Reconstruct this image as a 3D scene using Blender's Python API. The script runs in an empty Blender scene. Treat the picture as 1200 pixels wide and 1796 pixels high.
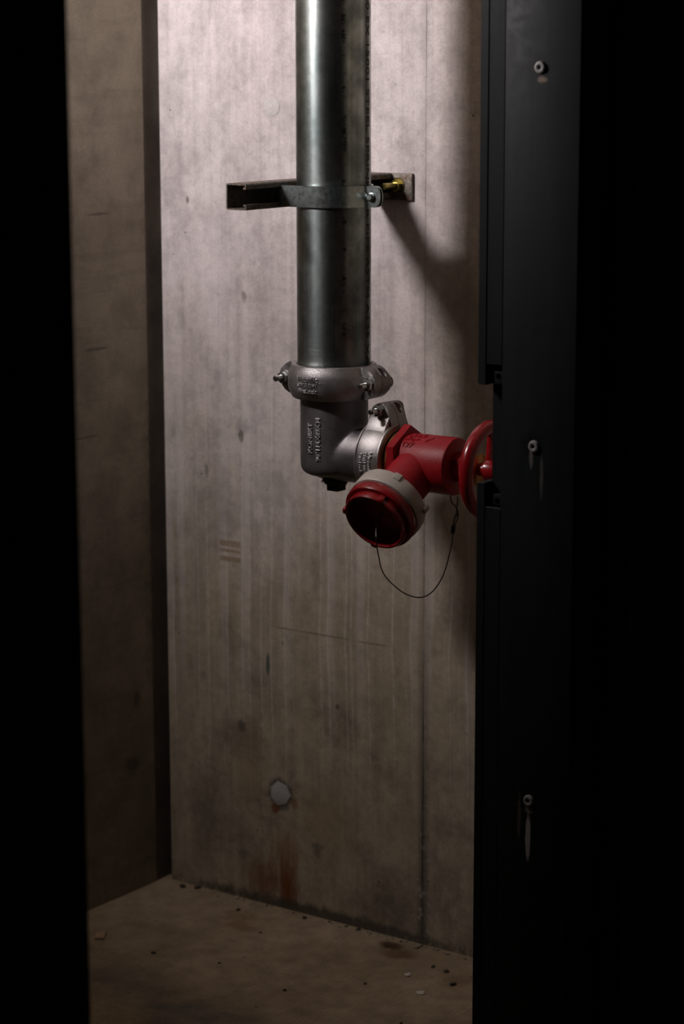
import bpy, bmesh, math, random
from mathutils import Matrix, Vector

scene = bpy.context.scene
COL = scene.collection
PI = math.pi
random.seed(7)

# ------------------------------------------------------------------ camera
cam_data = bpy.data.cameras.new('camera')
cam_data.sensor_fit = 'VERTICAL'
cam_data.sensor_height = 36.0
cam_data.sensor_width = 24.05
cam_data.lens = 83.28
cam_data.clip_start = 0.05
cam_data.dof.use_dof = True
cam_data.dof.focus_distance = 3.60
cam_data.dof.aperture_fstop = 4.0
cam = bpy.data.objects.new('camera', cam_data)
COL.objects.link(cam)
cam.location = (2.703, -3.188, 1.5024)
_r = Vector((0.809602, 0.586975, -0.001994))
_u = Vector((-0.110623, 0.155915, 0.981556))
_w = Vector((-0.576460, 0.794450, -0.191162))
cam.rotation_euler = Matrix((_r, _u, -_w)).transposed().to_euler()
scene.camera = cam

# ------------------------------------------------------------------ world, exposure
world = bpy.data.worlds.new('dark_corridor_air')
scene.world = world
world.use_nodes = True
world.node_tree.nodes['Background'].inputs[0].default_value = (0.6, 0.85, 0.9, 1)
world.node_tree.nodes['Background'].inputs[1].default_value = 0.004
scene.view_settings.view_transform = 'Standard'
scene.view_settings.look = 'None'
scene.view_settings.exposure = 0.0
scene.view_settings.gamma = 1.0
scene.view_settings.use_curve_mapping = False

LAMP_POS = (0.13, -1.00, 1.83)     # face of the adjustable spot fitting
LAMP_DIR = (0.25, 1.0, 0.24)
LAMP_STRENGTH = 166.0
LAMP_COLOR = (1.0, 0.93, 0.94)

# ------------------------------------------------------------------ node helpers
class NT:
    def __init__(self, name):
        self.m = bpy.data.materials.new(name)
        self.m.use_nodes = True
        self.t = self.m.node_tree
        self.b = self.t.nodes['Principled BSDF']
        g = self.t.nodes.new('ShaderNodeNewGeometry')
        self.pos = g.outputs['Position']
        s = self.t.nodes.new('ShaderNodeSeparateXYZ')
        self.t.links.new(self.pos, s.inputs[0])
        self.x, self.y, self.z = s.outputs
    def put(self, sock, v):
        if hasattr(v, 'is_linked'):
            self.t.links.new(v, sock)
        elif isinstance(v, (tuple, list)) and len(v) == 3 and sock.type == 'RGBA':
            sock.default_value = (*v, 1)
        else:
            sock.default_value = v
    def M(self, op, a, b=None, c=None, clamp=False):
        n = self.t.nodes.new('ShaderNodeMath')
        n.operation = op
        n.use_clamp = clamp
        for i, v in enumerate((a, b, c)):
            if v is not None:
                self.put(n.inputs[i], v)
        return n.outputs[0]
    def vec(self, sx=1, sy=1, sz=1, ox=0, oy=0, oz=0):
        n = self.t.nodes.new('ShaderNodeMapping')
        self.t.links.new(self.pos, n.inputs[0])
        n.inputs['Scale'].default_value = (sx, sy, sz)
        n.inputs['Location'].default_value = (ox, oy, oz)
        return n.outputs[0]
    def noise(self, scale, detail=4, rough=0.55, vec=None, dist=0.0):
        n = self.t.nodes.new('ShaderNodeTexNoise')
        n.inputs['Scale'].default_value = scale
        n.inputs['Detail'].default_value = detail
        n.inputs['Roughness'].default_value = rough
        n.inputs['Distortion'].default_value = dist
        self.t.links.new(vec if vec is not None else self.pos, n.inputs['Vector'])
        return n.outputs[0]
    def voro(self, scale, vec=None, dims='3D', w=None):
        n = self.t.nodes.new('ShaderNodeTexVoronoi')
        n.voronoi_dimensions = dims
        n.inputs['Scale'].default_value = scale
        if dims == '1D':
            self.t.links.new(w, n.inputs['W'])
        else:
            self.t.links.new(vec if vec is not None else self.pos, n.inputs['Vector'])
        return n.outputs['Distance'], n.outputs['Color']
    def step(self, v, lo, hi, a=0.0, b=1.0):
        n = self.t.nodes.new('ShaderNodeMapRange')
        n.interpolation_type = 'SMOOTHSTEP'
        self.put(n.inputs[0], v)
        for i, q in enumerate((lo, hi, a, b)):
            n.inputs[1 + i].default_value = q
        return n.outputs[0]
    def mix(self, f, a, b, blend='MIX'):
        n = self.t.nodes.new('ShaderNodeMix')
        n.data_type = 'RGBA'
        n.blend_type = blend
        self.put(n.inputs[0], f)
        self.put(n.inputs[6], a)
        self.put(n.inputs[7], b)
        return n.outputs[2]
    def scale_col(self, c, v):
        n = self.t.nodes.new('ShaderNodeVectorMath')
        n.operation = 'SCALE'
        self.put(n.inputs[0], c)
        self.put(n.inputs['Scale'], v)
        return n.outputs[0]
    def blob(self, u, v, cu, cv, ru, rv, soft=0.5, warp=None, amt=0.0):
        a = self.M('DIVIDE', self.M('SUBTRACT', u, cu), ru)
        b = self.M('DIVIDE', self.M('SUBTRACT', v, cv), rv)
        d = self.M('SQRT', self.M('ADD', self.M('MULTIPLY', a, a), self.M('MULTIPLY', b, b)))
        if warp is not None:
            d = self.M('ADD', d, self.M('MULTIPLY', self.M('SUBTRACT', warp, 0.5), amt))
        return self.step(d, 1.0, 1.0 - soft)
    def bump(self, h, strength=0.3, dist=0.002, prev=None):
        n = self.t.nodes.new('ShaderNodeBump')
        n.inputs['Strength'].default_value = strength
        n.inputs['Distance'].default_value = dist
        self.t.links.new(h, n.inputs['Height'])
        if prev is not None:
            self.t.links.new(prev, n.inputs['Normal'])
        return n.outputs[0]
    def out(self, color=None, rough=None, metal=None, normal=None, **kw):
        if color is not None: self.put(self.b.inputs['Base Color'], color)
        if rough is not None: self.put(self.b.inputs['Roughness'], rough)
        if metal is not None: self.put(self.b.inputs['Metallic'], metal)
        if normal is not None: self.t.links.new(normal, self.b.inputs['Normal'])
        for k, v in kw.items():
            self.put(self.b.inputs[k.replace('_', ' ')], v)
        return self.m

# ------------------------------------------------------------------ materials
def mat_wall_back():
    n = NT('concrete_back')
    big = n.noise(3.0, 5, 0.6)
    mid = n.noise(16, 8, 0.62, n.vec(1, 1, 0.7))
    fine = n.noise(240, 4, 0.6)
    streak = n.noise(1, 5, 0.6, n.vec(38, 3, 2.2))
    streak2 = n.noise(1, 3, 0.5, n.vec(120, 3, 1.3, 4))
    c = n.mix(n.step(big, 0.35, 0.65), (0.445, 0.395, 0.39), (0.525, 0.475, 0.47))
    # browner and darker towards the floor
    low = n.M('MULTIPLY', n.step(n.M('ADD', n.z, n.M('MULTIPLY', n.M('SUBTRACT', big, .5), 1.0)), 1.25, 0.35), 0.9)
    c = n.mix(low, c, (0.36, 0.295, 0.20))
    side = n.M('MULTIPLY', n.step(n.x, 0.50, 0.72), 0.55)  # darker brown to the right paints in the shade falling there
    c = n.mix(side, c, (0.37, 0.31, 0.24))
    c = n.scale_col(c, n.step(mid, 0.30, 0.62, 0.80, 1.05))
    c = n.scale_col(c, n.step(streak, 0.32, 0.62, 0.90, 1.04))
    c = n.scale_col(c, n.step(streak2, 0.25, 0.55, 0.93, 1.03))
    c = n.scale_col(c, n.step(fine, 0.25, 0.75, 0.90, 1.08))
    sp1 = n.noise(55, 6, 0.7)
    c = n.scale_col(c, n.step(sp1, 0.34, 0.60, 0.87, 1.03))
    sp2 = n.noise(120, 5, 0.7, n.vec(1.4, 1, 0.8))
    c = n.scale_col(c, n.step(sp2, 0.58, 0.72, 1.0, 0.72))
    smudge = n.noise(5.5, 6, 0.7, n.vec(1, 1, 0.8, 3, 0, 9))
    c = n.scale_col(c, n.step(smudge, 0.56, 0.75, 1.0, 0.66))
    blot = n.noise(8.5, 7, 0.68, n.vec(1, 1, 0.9, 7, 0, 2))
    c = n.scale_col(c, n.M('SUBTRACT', 1.0, n.M('MULTIPLY', n.step(blot, 0.50, 0.66, 0.0, 0.34), n.step(n.z, 0.95, 0.35, 0.25, 1.0))))
    # pale lime runs
    wav = n.M('MULTIPLY', n.M('SUBTRACT', n.noise(1, 3, 0.5, n.vec(3, 1, 5)), 0.5), 0.022)
    xw = n.M('ADD', n.x, wav)
    d1, col1 = n.voro(40.0, dims='1D', w=xw)
    sep = n.t.nodes.new('ShaderNodeSeparateColor'); n.t.links.new(col1, sep.inputs[0])
    run = n.step(d1, 0.085, 0.02)
    run = n.M('MULTIPLY', run, n.step(sep.outputs[0], 0.15, 0.5))
    top = n.M('ADD', 0.55, n.M('MULTIPLY', sep.outputs[1], 0.5))
    run = n.M('MULTIPLY', run, n.step(n.M('SUBTRACT', top, n.z), -0.1, 0.12))
    run = n.M('MULTIPLY', run, n.step(n.z, 0.12, 0.45))
    d2, col2 = n.voro(13.0, dims='1D', w=n.M('ADD', xw, 3.37))
    run2 = n.M('MULTIPLY', n.step(d2, 0.16, 0.05), n.step(n.z, 1.15, 0.85))
    run2 = n.M('MULTIPLY', run2, n.step(n.z, 0.25, 0.6))
    c = n.mix(n.M('MULTIPLY', n.M('MULTIPLY', run, n.step(sp1, 0.35, 0.6, 0.35, 1.0)), 0.42), c, (0.62, 0.56, 0.53))
    c = n.mix(n.M('MULTIPLY', run2, 0.24), c, (0.60, 0.55, 0.55))
    wp = n.noise(55, 6, 0.75)
    # tie-hole surrounds, pits, stains, and shade painted in right of the seam
    def stain_or_tone(cx, cz, rx, rz, col, amt, soft=0.6, w=1.2):
        nonlocal c
        c = n.mix(n.M('MULTIPLY', n.blob(n.x, n.z, cx, cz, rx, rz, soft, wp if w < 2 else wps, w), amt), c, col)
    wps = n.noise(1, 6, 0.72, n.vec(75, 3, 16))
    dark = (0.085, 0.075, 0.06)
    rust = (0.16, 0.055, 0.018)
    stain_or_tone(0.169, 0.322, 0.013, 0.016, dark, 0.8, 0.5, 1.6)
    stain_or_tone(0.165, 0.30, 0.075, 0.055, dark, 0.40, 0.9)
    stain_or_tone(0.1827, 1.0887, 0.007, 0.010, dark, 0.6, 0.5, 1.9)
    stain_or_tone(0.1733, 0.8452, 0.008, 0.012, dark, 0.7, 0.5, 1.9)
    stain_or_tone(0.178, 0.862, 0.022, 0.02, dark, 0.3)
    stain_or_tone(0.060, 1.2487, 0.005, 0.010, dark, 0.75)
    stain_or_tone(0.095, 0.775, 0.006, 0.018, dark, 0.6)
    stain_or_tone(0.115, 0.72, 0.05, 0.12, (0.2, 0.185, 0.17), 0.4, 0.9)
    stain_or_tone(0.24, 0.76, 0.05, 0.045, (0.25, 0.23, 0.21), 0.35, 0.4, 1.4)
    stain_or_tone(0.075, 0.60, 0.035, 0.35, (0.2, 0.185, 0.16), 0.35, 0.9)
    stain_or_tone(0.254, 0.212, 0.034, 0.036, dark, 0.85, 0.4, 1.1)
    stain_or_tone(0.246, 1.411, 0.024, 0.024, (0.36, 0.33, 0.33), 0.6, 0.3)
    stain_or_tone(0.242, 0.183, 0.012, 0.013, rust, 0.9)
    stain_or_tone(0.285, 0.20, 0.010, 0.014, rust, 0.6)
    stain_or_tone(0.268, 0.050, 0.032, 0.090, rust, 1.0, 0.95, 2.0)
    stain_or_tone(0.225, 0.045, 0.085, 0.06, rust, 0.7, 0.95, 2.1)
    stain_or_tone(0.262, 0.105, 0.045, 0.06, (0.24, 0.12, 0.045), 0.6, 0.9, 2.4)
    stain_or_tone(0.35, 0.18, 0.09, 0.09, (0.27, 0.185, 0.095), 0.4, 0.9, 1.2)
    stain_or_tone(0.185, 0.25, 0.06, 0.12, (0.27, 0.17, 0.08), 0.3, 0.9)
    stain_or_tone(0.170, 0.085, 0.016, 0.016, dark, 0.5, 0.7, 1.8)
    stain_or_tone(0.335, 0.125, 0.016, 0.02, dark, 0.6, 0.7, 1.95)
    stain_or_tone(0.228, 0.4446, 0.0055, 0.024, (0.06, 0.09, 0.07), 0.85, 0.4, 0.5)
    stain_or_tone(0.379, 0.3916, 0.005, 0.006, dark, 0.8, 0.5, 1.6)
    stain_or_tone(0.085, 0.14, 0.05, 0.16, dark, 0.45, 0.9)
    stain_or_tone(0.35, 0.006, 0.45, 0.020, (0.06, 0.05, 0.036), 0.85, 0.7, 1.6)
    stain_or_tone(0.50, 0.06, 0.09, 0.10, dark, 0.45, 0.9, 1.0)
    stain_or_tone(0.64, 1.05, 0.075, 0.20, (0.15, 0.12, 0.09), 0.45, 0.9, 0.8)  # pipe and bracket shadow painted into the wall colour
    # brown adhesive marks
    for cz, hh in ((0.651, 0.007), (0.638, 0.0035), (0.623, 0.006)):
        bx = n.M('MULTIPLY', n.step(n.M('ABSOLUTE', n.M('SUBTRACT', n.x, 0.146)), 0.026, 0.021),
                 n.step(n.M('ABSOLUTE', n.M('SUBTRACT', n.z, cz)), hh, hh * 0.5))
        c = n.mix(n.M('MULTIPLY', bx, n.step(wp, 0.3, 0.6, 0.1, 0.8)), c, (0.20, 0.13, 0.06))
    # board joint and shutter seam
    wz = n.M('ADD', n.z, n.M('MULTIPLY', n.M('SUBTRACT', wp, 0.5), 0.004))
    bl = n.step(n.M('ABSOLUTE', n.M('SUBTRACT', wz, 0.5145)), 0.0022, 0.0008)
    bl = n.M('MULTIPLY', bl, n.M('MULTIPLY', n.step(n.x, 0.22, 0.27), n.step(n.x, 0.50, 0.46)))
    c = n.mix(n.M('MULTIPLY', bl, n.step(mid, 0.3, 0.6, 0.1, 0.6)), c, dark)
    xs = n.M('ABSOLUTE', n.M('SUBTRACT', n.M('ADD', n.x, n.M('MULTIPLY', n.M('SUBTRACT', wp, 0.5), 0.012)), 0.558))
    seam = n.M('MULTIPLY', n.step(xs, 0.016, 0.0), n.step(n.z, 0.75, 0.1, 0.12, 0.85))
    c = n.mix(seam, c, dark)
    # pebbles showing where the concrete honeycombed low on the seam
    dp, cp_ = n.voro(75)
    peb = n.M('MULTIPLY', n.step(dp, 0.42, 0.25), n.M('MULTIPLY', n.step(xs, 0.028, 0.008), n.step(n.z, 0.26, 0.12)))
    c = n.mix(n.M('MULTIPLY', peb, 0.8), c, (0.34, 0.31, 0.27))
    # blow holes
    dv, cv = n.voro(34)
    sp = n.t.nodes.new('ShaderNodeSeparateColor'); n.t.links.new(cv, sp.inputs[0])
    pit = n.M('MULTIPLY', n.step(dv, 0.075, 0.045), n.step(sp.outputs[0], 0.80, 0.82))
    c = n.mix(n.M('MULTIPLY', pit, 0.8), c, (0.03, 0.027, 0.022))
    h = n.M('ADD', n.M('MULTIPLY', mid, 0.6), n.M('MULTIPLY', fine, 0.15))
    h = n.M('SUBTRACT', h, n.M('MULTIPLY', pit, 0.5))
    h = n.M('SUBTRACT', h, n.M('MULTIPLY', n.M('MULTIPLY', seam, n.noise(90, 5, 0.7)), 1.2))
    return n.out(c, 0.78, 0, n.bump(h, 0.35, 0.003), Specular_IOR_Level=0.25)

def mat_wall_left():
    n = NT('concrete_side')
    big = n.noise(2.4, 5, 0.6)
    mid = n.noise(14, 8, 0.62)
    hor = n.noise(1, 5, 0.6, n.vec(2, 3, 30))
    fine = n.noise(260, 4, 0.6)
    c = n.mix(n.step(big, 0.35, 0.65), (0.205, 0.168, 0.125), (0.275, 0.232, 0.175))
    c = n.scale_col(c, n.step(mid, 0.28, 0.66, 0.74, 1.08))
    c = n.scale_col(c, n.step(hor, 0.36, 0.48, 0.90, 1.02))
    c = n.scale_col(c, n.step(fine, 0.25, 0.75, 0.88, 1.08))
    wp = n.noise(30, 5, 0.65)
    for cy, cz, ry, rz in ((-0.24, 0.50, .03, .03), (-0.09, 0.24, .03, .022), (-0.07, .36, .014, .02),
                           (-0.16, 1.0, .05, .004), (-.19, .85, .05, .003), (-.15, 1.23, .04, .003)):
        c = n.mix(n.M('MULTIPLY', n.blob(n.y, n.z, cy, cz, ry, rz, 0.7, wp, 1.2), 0.6), c, (0.06, 0.05, 0.04))
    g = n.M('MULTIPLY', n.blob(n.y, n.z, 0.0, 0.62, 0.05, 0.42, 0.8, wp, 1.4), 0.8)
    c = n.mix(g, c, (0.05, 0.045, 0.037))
    h = n.M('ADD', n.M('MULTIPLY', mid, 0.6), n.M('MULTIPLY', fine, 0.2))
    h = n.M('ADD', h, n.M('MULTIPLY', hor, 0.25))
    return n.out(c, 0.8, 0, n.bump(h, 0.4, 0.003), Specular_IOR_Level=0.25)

def mat_concrete_plain(name, a, b):
    n = NT(name)
    mid = n.noise(9, 8, 0.62)
    fine = n.noise(200, 4, 0.6)
    c = n.mix(n.step(mid, 0.3, 0.7), a, b)
    c = n.scale_col(c, n.step(fine, 0.25, 0.75, 0.88, 1.08))
    return n.out(c, 0.8, 0, n.bump(n.M('ADD', mid, n.M('MULTIPLY', fine, 0.3)), 0.4, 0.002), Specular_IOR_Level=0.25)

def mat_floor():
    n = NT('concrete_floor')
    big = n.noise(4.0, 5, 0.6)
    mid = n.noise(22, 8, 0.65)
    fine = n.noise(300, 4, 0.6)
    brush = n.noise(1, 4, 0.6, n.vec(260, 12, 5))
    c = n.mix(n.step(big, 0.36, 0.64), (0.28, 0.208, 0.132), (0.365, 0.28, 0.185))
    wp = n.noise(14, 6, 0.65)
    def stain_or_tone(cx, cy, rx, ry, col, amt, soft=0.8, w=1.4):
        nonlocal c
        c = n.mix(n.M('MULTIPLY', n.blob(n.x, n.y, cx, cy, rx, ry, soft, wp, w), amt), c, col)
    stain_or_tone(0.44, -0.46, 0.16, 0.10, (0.15, 0.135, 0.11), 0.75)
    stain_or_tone(0.24, -0.42, 0.13, 0.09, (0.17, 0.15, 0.12), 0.6)
    stain_or_tone(0.66, -0.50, 0.12, 0.05, (0.12, 0.105, 0.085), 0.5)
    stain_or_tone(0.25, -0.115, 0.05, 0.03, (0.20, 0.095, 0.03), 0.6)
    stain_or_tone(0.22, -0.07, 0.06, 0.03, (0.20, 0.095, 0.03), 0.35)
    stain_or_tone(0.515, -0.035, 0.035, 0.022, (0.055, 0.022, 0.010), 0.9, 0.7, 1.6)
    stain_or_tone(0.55, -0.06, 0.05, 0.03, (0.08, 0.035, 0.018), 0.7, 0.8, 1.8)
    stain_or_tone(0.70, -0.10, 0.05, 0.06, (0.16, 0.08, 0.035), 0.5)
    c = n.scale_col(c, n.step(mid, 0.28, 0.68, 0.75, 1.12))
    c = n.scale_col(c, n.step(fine, 0.25, 0.75, 0.84, 1.1))
    c = n.scale_col(c, n.step(brush, 0.3, 0.7, 0.93, 1.05))
    dv, cv = n.voro(26)
    sp = n.t.nodes.new('ShaderNodeSeparateColor'); n.t.links.new(cv, sp.inputs[0])
    pit = n.M('MULTIPLY', n.step(dv, 0.07, 0.04), n.step(sp.outputs[0], 0.72, 0.74))
    c = n.mix(n.M('MULTIPLY', pit, 0.85), c, (0.02, 0.015, 0.01))
    h = n.M('ADD', n.M('MULTIPLY', mid, 0.7), n.M('MULTIPLY', fine, 0.25))
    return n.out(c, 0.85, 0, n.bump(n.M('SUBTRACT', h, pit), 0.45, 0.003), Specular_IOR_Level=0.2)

def mat_galv():
    n = NT('galvanised_pipe')
    a = n.noise(7, 6, 0.62, n.vec(1, 1, 0.5))
    b = n.noise(26, 6, 0.6)
    sc = n.noise(1, 4, 0.6, n.vec(14, 14, 320))
    ve = n.noise(1, 4, 0.6, n.vec(220, 220, 3))
    c = n.mix(n.step(a, 0.35, 0.65), (0.21, 0.255, 0.25), (0.48, 0.525, 0.51))
    c = n.scale_col(c, n.step(b, 0.32, 0.66, 0.60, 1.10))
    c = n.scale_col(c, n.step(ve, 0.35, 0.6, 0.85, 1.03))
    # broken dark line along the length, on the right-hand face
    t = n.M('ABSOLUTE', n.M('SUBTRACT', n.M('ADD', n.x, n.M('MULTIPLY', n.M('SUBTRACT', a, .5), .004)), 0.5985))
    dash = n.M('MULTIPLY', n.step(t, 0.0032, 0.001), n.step(n.noise(1, 5, 0.7, n.vec(30, 1, 38)), 0.50, 0.60))
    dash = n.M('MULTIPLY', dash, n.step(n.y, -0.2456, -0.26))
    c = n.mix(n.M('MULTIPLY', dash, 0.85), c, (0.02, 0.018, 0.012))
    r = n.M('ADD', n.step(b, 0.3, 0.7, 0.46, 0.36), n.M('MULTIPLY', n.step(sc, 0.5, 0.7), 0.05))
    tn = n.t.nodes.new('ShaderNodeTangent'); tn.direction_type = 'RADIAL'; tn.axis = 'Z'
    n.t.links.new(tn.outputs[0], n.b.inputs['Tangent'])
    return n.out(c, r, 1.0, n.bump(n.M('ADD', b, n.M('MULTIPLY', sc, 0.10)), 0.10, 0.0008), Anisotropic=0.8, Anisotropic_Rotation=0.25)

def mat_cast(name, col, rough=0.42, metal=0.85, grain=0.35, gscale=420):
    n = NT(name)
    a = n.noise(22, 6, 0.6)
    g = n.noise(gscale, 3, 0.6)
    c = n.mix(n.step(a, 0.3, 0.7), tuple(q * 0.72 for q in col), col)
    c = n.scale_col(c, n.step(g, 0.3, 0.7, 0.85, 1.08))
    return n.out(c, n.step(a, 0.3, 0.7, rough - 0.05, rough + 0.09), metal, n.bump(g, grain, 0.0012))

def mat_paint(name, col, rough=0.32, grain=0.2, gscale=300, coat=0.0, spec=0.5):
    n = NT(name)
    a = n.noise(18, 5, 0.6)
    g = n.noise(gscale, 3, 0.6)
    c = n.mix(n.step(a, 0.3, 0.7), tuple(q * 0.8 for q in col), col)
    return n.out(c, n.step(a, 0.3, 0.7, rough - 0.04, rough + 0.08), 0.0, n.bump(g, grain, 0.0008), Coat_Weight=coat, Specular_IOR_Level=spec)

def mat_rusty():
    n = NT('dull_strut_steel')
    a = n.noise(60, 6, 0.65)
    b = n.noise(220, 4, 0.6)
    c = n.mix(n.step(a, 0.42, 0.68), (0.13, 0.115, 0.10), (0.115, 0.060, 0.033))
    c = n.scale_col(c, n.step(b, 0.3, 0.7, 0.7, 1.25))
    return n.out(c, n.step(a, 0.3, 0.7, 0.5, 0.75), 0.75, n.bump(b, 0.35, 0.0008))

def mat_zinc():
    n = NT('bright_zinc')
    a = n.noise(45, 6, 0.65)
    b = n.noise(160, 4, 0.6)
    c = n.mix(n.step(a, 0.4, 0.65), (0.50, 0.58, 0.565), (0.42, 0.46, 0.45))
    c = n.scale_col(c, n.step(b, 0.35, 0.65, 0.9, 1.05))
    return n.out(c, n.step(b, 0.3, 0.7, 0.27, 0.33), 1.0, n.bump(b, 0.05, 0.0005))

def mat_metal(name, col, rough):
    n = NT(name)
    b = n.noise(180, 4, 0.6)
    return n.out(n.scale_col(n.mix(0.0, col, col), n.step(b, 0.3, 0.7, 0.8, 1.08)), rough, 1.0, n.bump(b, 0.1, 0.0005))

def mat_frame():
    n = NT('black_frame_paint')
    a = n.noise(5, 5, 0.6)
    b = n.noise(90, 6, 0.65)
    st = n.noise(1, 4, 0.6, n.vec(90, 90, 3))
    c = n.mix(n.step(a, 0.3, 0.7), (0.0072, 0.0092, 0.0095), (0.0102, 0.0125, 0.0128))
    c = n.scale_col(c, n.step(st, 0.3, 0.7, 0.85, 1.15))
    wp = n.noise(70, 5, 0.65)
    def mark(cx, cz, rx, rz, col, amt, soft=0.6, w=1.2):
        nonlocal c
        c = n.mix(n.M('MULTIPLY', n.blob(n.x, n.z, cx, cz, rx, rz, soft, wp, w), amt), c, col)
    for cx, cz in ((1.0305, 1.480), (1.0285, 0.9675), (1.028, 0.459)):
        mark(cx - 0.004, cz + 0.002, 0.024, 0.022, (0.003, 0.003, 0.003), 0.85)
    mark(1.033, 1.464, 0.011, 0.006, (0.20, 0.15, 0.12), 0.7)
    mark(1.024, 0.950, 0.004, 0.020, (0.14, 0.13, 0.12), 0.7)
    mark(1.041, 0.925, 0.0035, 0.04, (0.10, 0.09, 0.085), 0.6)
    mark(1.028, 0.445, 0.009, 0.007, (0.18, 0.15, 0.12), 0.8)
    mark(1.012, 0.435, 0.004, 0.045, (0.12, 0.10, 0.085), 0.6)
    mark(1.027, 0.405, 0.005, 0.042, (0.42, 0.36, 0.36), 0.95, 0.4, 0.6)
    return n.out(c, n.step(b, 0.3, 0.7, 0.5, 0.62), 0.0, n.bump(b, 0.12, 0.0006), Specular_IOR_Level=0.14)

MAT = {
    'wall_back': mat_wall_back(), 'wall_left': mat_wall_left(), 'floor': mat_floor(),
    'plain': mat_concrete_plain('concrete_plain', (0.20, 0.17, 0.13), (0.27, 0.23, 0.185)),
    'groove': mat_concrete_plain('concrete_joint', (0.11, 0.093, 0.08), (0.19, 0.16, 0.135)),
    'mortar': mat_concrete_plain('mortar_plug', (0.36, 0.335, 0.325), (0.44, 0.41, 0.395)),
    'crumb': mat_concrete_plain('crumb_grey', (0.24, 0.20, 0.15), (0.33, 0.28, 0.22)),
    'crumb_white': mat_concrete_plain('crumb_white', (0.55, 0.50, 0.42), (0.65, 0.6, 0.52)),
    'crumb_dark': mat_concrete_plain('crumb_dark', (0.04, 0.033, 0.025), (0.08, 0.065, 0.05)),
    'dark_wall': mat_concrete_plain('corridor_wall', (0.05, 0.05, 0.048), (0.07, 0.07, 0.066)),
    'galv': mat_galv(),
    'cast': mat_cast('cast_housing', (0.41, 0.388, 0.38), 0.40, 0.9, 0.40, 650),
    'elbow': mat_cast('cast_elbow', (0.25, 0.232, 0.23), 0.42, 0.85, 0.45, 650),
    'worn_glint': mat_cast('rubbed_glint_lettering', (0.60, 0.59, 0.58), 0.38, 0.9, 0.25, 500),  # rubbed metal, with the letters' caught highlights put into a lighter colour
    'red': mat_paint('red_cast_enamel', (0.275, 0.0035, 0.009), 0.45, 0.45, 420, 0.0, 0.32),
    'red_gloss': mat_paint('red_gloss_enamel', (0.25, 0.0045, 0.008), 0.24, 0.05, 160, 0.15),
    'ring': mat_paint('grey_alloy_ring', (0.47, 0.42, 0.375), 0.42, 0.18, 240),
    'screw_grey': mat_paint('pale_screw_head', (0.25, 0.24, 0.23), 0.5, 0.2, 300),
    'rusty': mat_rusty(), 'zinc': mat_zinc(),
    'brass': mat_metal('brass', (0.62, 0.36, 0.12), 0.33),
    'yellow_zinc': mat_metal('yellow_zinc', (0.46, 0.39, 0.13), 0.26),
    'steel': mat_metal('plated_steel', (0.62, 0.63, 0.62), 0.24),
    'cable': mat_metal('steel_cable', (0.10, 0.085, 0.07), 0.45),
    'black_metal': mat_metal('black_malleable', (0.035, 0.030, 0.026), 0.55),
    'rubber': mat_paint('black_rubber', (0.012, 0.012, 0.012), 0.6),
    'ink': mat_paint('stencil_ink', (0.012, 0.012, 0.011), 0.5, 0.0),
    'frame': mat_frame(),
    'hemp': mat_paint('hemp', (0.10, 0.075, 0.045), 0.9),
    'wood': mat_paint('splinter', (0.42, 0.28, 0.18), 0.7),
    'housing': mat_paint('lamp_plastic', (0.6, 0.6, 0.58), 0.4),
}
_lm = NT('lamp_diffuser')
MAT['lamp'] = _lm.out((0.8, 0.8, 0.8), 0.5, 0.0, Emission_Color=LAMP_COLOR, Emission_Strength=LAMP_STRENGTH)

# ------------------------------------------------------------------ object helpers
def tag(o, label=None, cat=None, group=None, kind=None):
    if label: o['label'] = label
    if cat: o['category'] = cat
    if group: o['group'] = group
    if kind: o['kind'] = kind
    return o

def empty(name, loc):
    o = bpy.data.objects.new(name, None)
    o.empty_display_size = 0.05
    o.location = loc
    COL.objects.link(o)
    o['_base'] = list(loc)
    return o

def finish(bm, angle=32):
    bmesh.ops.remove_doubles(bm, verts=bm.verts, dist=1e-6)
    bmesh.ops.recalc_face_normals(bm, faces=bm.faces)
    a = math.radians(angle)
    for e in bm.edges:
        e.smooth = not (len(e.link_faces) == 2 and e.calc_face_angle(0) > a)
    for f in bm.faces:
        f.smooth = True

BASE = {}
def obj(name, bm, mat, parent=None, loc=None, angle=32, keep=False):
    """link bm (world coordinates) as one mesh object; children share the root's origin"""
    if not keep:
        finish(bm, angle)
    if parent is not None:
        base = BASE[parent.name]
    else:
        base = Vector(loc) if loc is not None else Vector((0, 0, 0))
    bmesh.ops.translate(bm, verts=bm.verts, vec=-base)
    me = bpy.data.meshes.new(name)
    bm.to_mesh(me)
    bm.free()
    me.materials.append(MAT[mat])
    o = bpy.data.objects.new(name, me)
    COL.objects.link(o)
    if parent is not None:
        o.parent = parent
    else:
        o.location = base
    BASE[o.name] = base
    return o

def thing(name, loc, label, cat, group=None):
    o = bpy.data.objects.new(name, None)
    o.empty_display_size = 0.05
    o.location = loc
    COL.objects.link(o)
    BASE[o.name] = Vector(loc)
    return tag(o, label, cat, group)

def box(bm, lo, hi, bevel=0.0, seg=2, M=None):
    vs = [bm.verts.new((x, y, z)) for x in (lo[0], hi[0]) for y in (lo[1], hi[1]) for z in (lo[2], hi[2])]
    idx = [(0, 1, 3, 2), (4, 6, 7, 5), (0, 4, 5, 1), (2, 3, 7, 6), (0, 2, 6, 4), (1, 5, 7, 3)]
    fs = [bm.faces.new([vs[i] for i in q]) for q in idx]
    if bevel > 0:
        es = list({e for f in fs for e in f.edges})
        r = bmesh.ops.bevel(bm, geom=es, offset=bevel, segments=seg, affect='EDGES', profile=0.5)
        vs = list({v for f in r['faces'] for v in f.verts} | {v for v in vs if v.is_valid})
    if M is not None:
        bmesh.ops.transform(bm, matrix=M, verts=vs)
    return vs

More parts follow.
